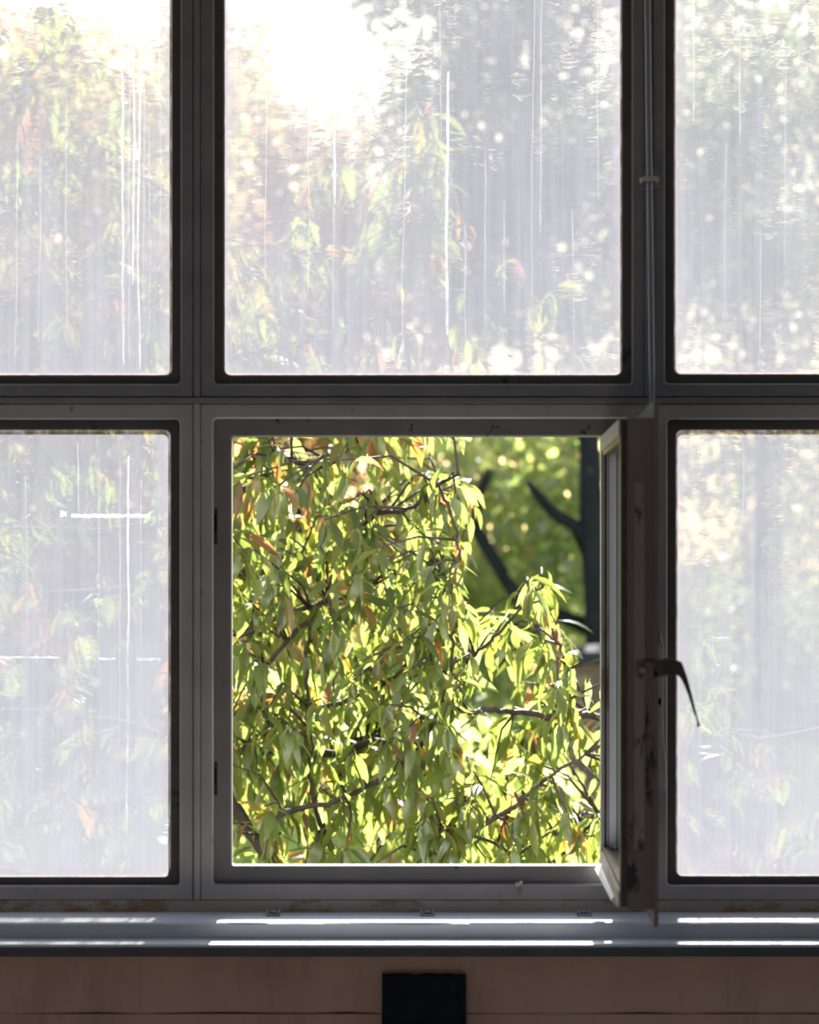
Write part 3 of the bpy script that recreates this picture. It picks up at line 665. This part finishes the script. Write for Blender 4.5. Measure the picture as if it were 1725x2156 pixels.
far_tree('tall_tree', 'tall dim tree behind the top right of the centre pane', 31.5, 1120,
   [(1120,200,230,260,0,2.5),(1240,520,250,240,0,2.5),(1000,560,170,200,0,2),(905,70,130,150,0,2),(860,260,90,90,0,1.6),(770,-60,60,60,0,1.2),(1180,-120,300,160,0,2.5),(1010,380,110,110,0,2)],
   16000, .13, PD, [4,3,3], [([(1120,1900,0),(1130,1200,0),(1110,700,0),(1130,300,0),(1120,-60,0)], 22, 8), ([(1115,650,0),(1000,500,0),(960,420,0)], 9, 3)])
far_tree('slender_tree', 'slender bare-stemmed tree dimly seen through the lower right pane', 24, 1622,
   [(1560,640,260,220,0,2),(1700,380,260,240,0,2.2),(1480,300,150,180,0,1.8),(1640,80,260,200,0,2),(1500,960,160,130,0,1.6),(1740,1000,150,190,0,1.6),(1560,1330,220,120,0,1.6)],
   14000, .105, PB, [3,3,2,.4], [([(1622,1900,0),(1618,1500,0),(1620,1100,0),(1612,700,0),(1630,300,0)], 40, 20), ([(1616,800,0),(1520,600,0),(1480,480,0)], 14, 5)])
far_tree('reddish_tree', 'reddish autumn tree dimly seen through the upper left pane', 19, 140,
   [(120,480,330,270,0,2.2),(260,720,260,220,0,2),(20,860,240,220,0,2),(190,205,280,165,0,2),(30,90,70,70,0,1.2),(200,1150,300,240,0,2)],
   14000, .11, PO+PG[:2], [3,3,2,3,3,3], [([(140,1900,0),(150,1300,0),(130,900,0),(160,500,0),(150,250,0)], 24, 7), ([(140,850,0),(250,650,0),(320,540,0)], 10, 3)])
far_tree('leafy_shrub', 'pale green shrub low behind the near tree, in gaps at the foot of the opening', 8, 760,
   [(620,1760,200,170,0,.7),(880,1740,200,150,.2,.7),(1060,1690,110,110,0,.5),(560,1560,130,130,.3,.5),(820,1560,140,120,.3,.5)],
   3600, .075, PG, [4,4,3,3,.5], [([(760,2300,0),(760,1900,0),(740,1650,0)], 16, 5), ([(760,1950,0),(900,1780,0),(960,1680,0)], 9, 4)], r=.1, spread=.12)
# a few thin bare branches against the sky: reach of the tall tree
tt = bpy.data.objects['tall_tree']; sc26 = S*(1+31.5/(D*S))
for pl in ([(980,480),(850,420),(800,300),(740,190),(690,185),(600,230)], [(760,200),(700,110),(660,-20)], [(820,330),(740,360),(640,330)], [(690,185),(700,60),(790,-40)]):
    MB().tube([M3(x, y, 31.5+.2*i) for i, (x, y) in enumerate(pl)], [max(.012, .03-.004*i) for i in range(len(pl))], 6).obj('limb', MAT['barkfar'], tt, smooth=True)
# evergreen bushes that close the view low down
for lab, px, ym, rx, rz in (('dark evergreen bush far behind the lower left pane', 180, 37, 420, 330), ('dark evergreen bush far behind the middle of the open gap', 800, 42, 420, 330), ('dark evergreen bush far behind the lower right pane', 1480, 47, 460, 360)):
    far_tree('evergreen_bush', lab, ym, px, [(px, 1500, rx, rz, 0, 1.6), (px-rx*.4, 1300, rx*.5, rz*.6, .4, 1.3), (px+rx*.45, 1260, rx*.5, rz*.6, .3, 1.3)], 7000, .19, PD, [3,4,2], [([(px,1800,0),(px,1500,0),(px+20,1300,0)], 14, 5)], clump=10, spread=.35)

# ---------------------------------------------------------------- brick gate pier, low wall and posts behind the tree
YM = 14.0; k = S*(1+YM/(D*S))
def place_bricks(parent, x0, x1, ztop, y0, y1, seed):
    rr = random.Random(seed); ch = .075; z = ztop; row = 0; meshes = {}
    while z > max(GZ, ztop-1.75):
        x = x0; first = row % 2
        while x < x1-.02:
            L = .1025 if first else .215; first = 0
            if x+L > x1-.06: L = x1-x
            key = (round(L,3), rr.randrange(2))
            if key not in meshes:
                mb = MB(); mb.box((0,0,-.065),(L-.01,y1-y0,0)); me = mb.mesh('brick')
                bm = bmesh.new(); bm.from_mesh(me); bmesh.ops.bevel(bm, geom=bm.edges[:], offset=.004, segments=1, affect='EDGES'); bm.to_mesh(me); bm.free()
                me.materials.append(MAT['brick' if key[1] else 'brick2']); meshes[key] = me
            o = bpy.data.objects.new('brick', meshes[key]); COL.objects.link(o); o.parent = parent
            o.matrix_parent_inverse = parent.matrix_world.inverted(); o.location = (x, y0+rr.uniform(-.004,.004), z)
            x += L
        z -= ch; row += 1
pb = M3(1213, 1396, YM); px1 = pb.x+.40
pier = empty('brick_pier', (pb.x+.2, pb.y+.2, GZ), label='square tan brick pier with a dark cap, at the right edge of the open gap', cat='pier')
MB().box((pb.x+.006,pb.y+.008,GZ),(px1-.016,pb.y+.392,pb.z)).obj('core', MAT['mortar'], pier)
place_bricks(pier, pb.x, px1, pb.z-.005, pb.y, pb.y+.40, 3)
mb = MB(); a = M3(1205,1368,YM)
mb.box((pb.x-.04,pb.y-.04,pb.z),(px1+.04,pb.y+.44,pb.z+.07)); mb.add([(pb.x-.03,pb.y-.03,pb.z+.07),(px1+.03,pb.y-.03,pb.z+.07),(px1+.03,pb.y+.43,pb.z+.07),(pb.x-.03,pb.y+.43,pb.z+.07),(pb.x+.08,pb.y+.08,pb.z+.11),(px1-.08,pb.y+.08,pb.z+.11),(px1-.08,pb.y+.32,pb.z+.11),(pb.x+.08,pb.y+.32,pb.z+.11)], [(0,1,5,4),(1,2,6,5),(2,3,7,6),(3,0,4,7),(4,5,6,7)])
mb.obj('cap', MAT['cap'], pier, label='dark stone cap')
wb = M3(1166, 1572, YM-.3); wx1 = wb.x+1.25
lw = empty('garden_wall', (wb.x+.6, wb.y+.1, GZ), label='low tan brick garden wall in front of the capped pier', cat='wall')
MB().box((wb.x+.006,wb.y+.008,GZ),(wx1-.016,wb.y+.20,wb.z)).obj('core', MAT['mortar'], lw)
place_bricks(lw, wb.x, wx1, wb.z-.003, wb.y, wb.y+.208, 5)
for px, lab in ((1128,'dark fence post farther from the brick wall'), (1160,'dark fence post standing against the end of the brick wall')):
    p = M3(px, 1562, YM-.9); po = empty('fence_post', (p.x, p.y, GZ), label=lab, cat='post')
    MB().box((p.x-.028,p.y-.028,GZ),(p.x+.028,p.y+.028,p.z)).obj('shaft', MAT['cap'], po, bevel=.004)
    MB().add([(p.x-.034,p.y-.034,p.z),(p.x+.034,p.y-.034,p.z),(p.x+.034,p.y+.034,p.z),(p.x-.034,p.y+.034,p.z),(p.x,p.y,p.z+.05)], [(3,2,1,0),(0,1,4),(1,2,4),(2,3,4),(3,0,4)]).obj('finial', MAT['cap'], po)
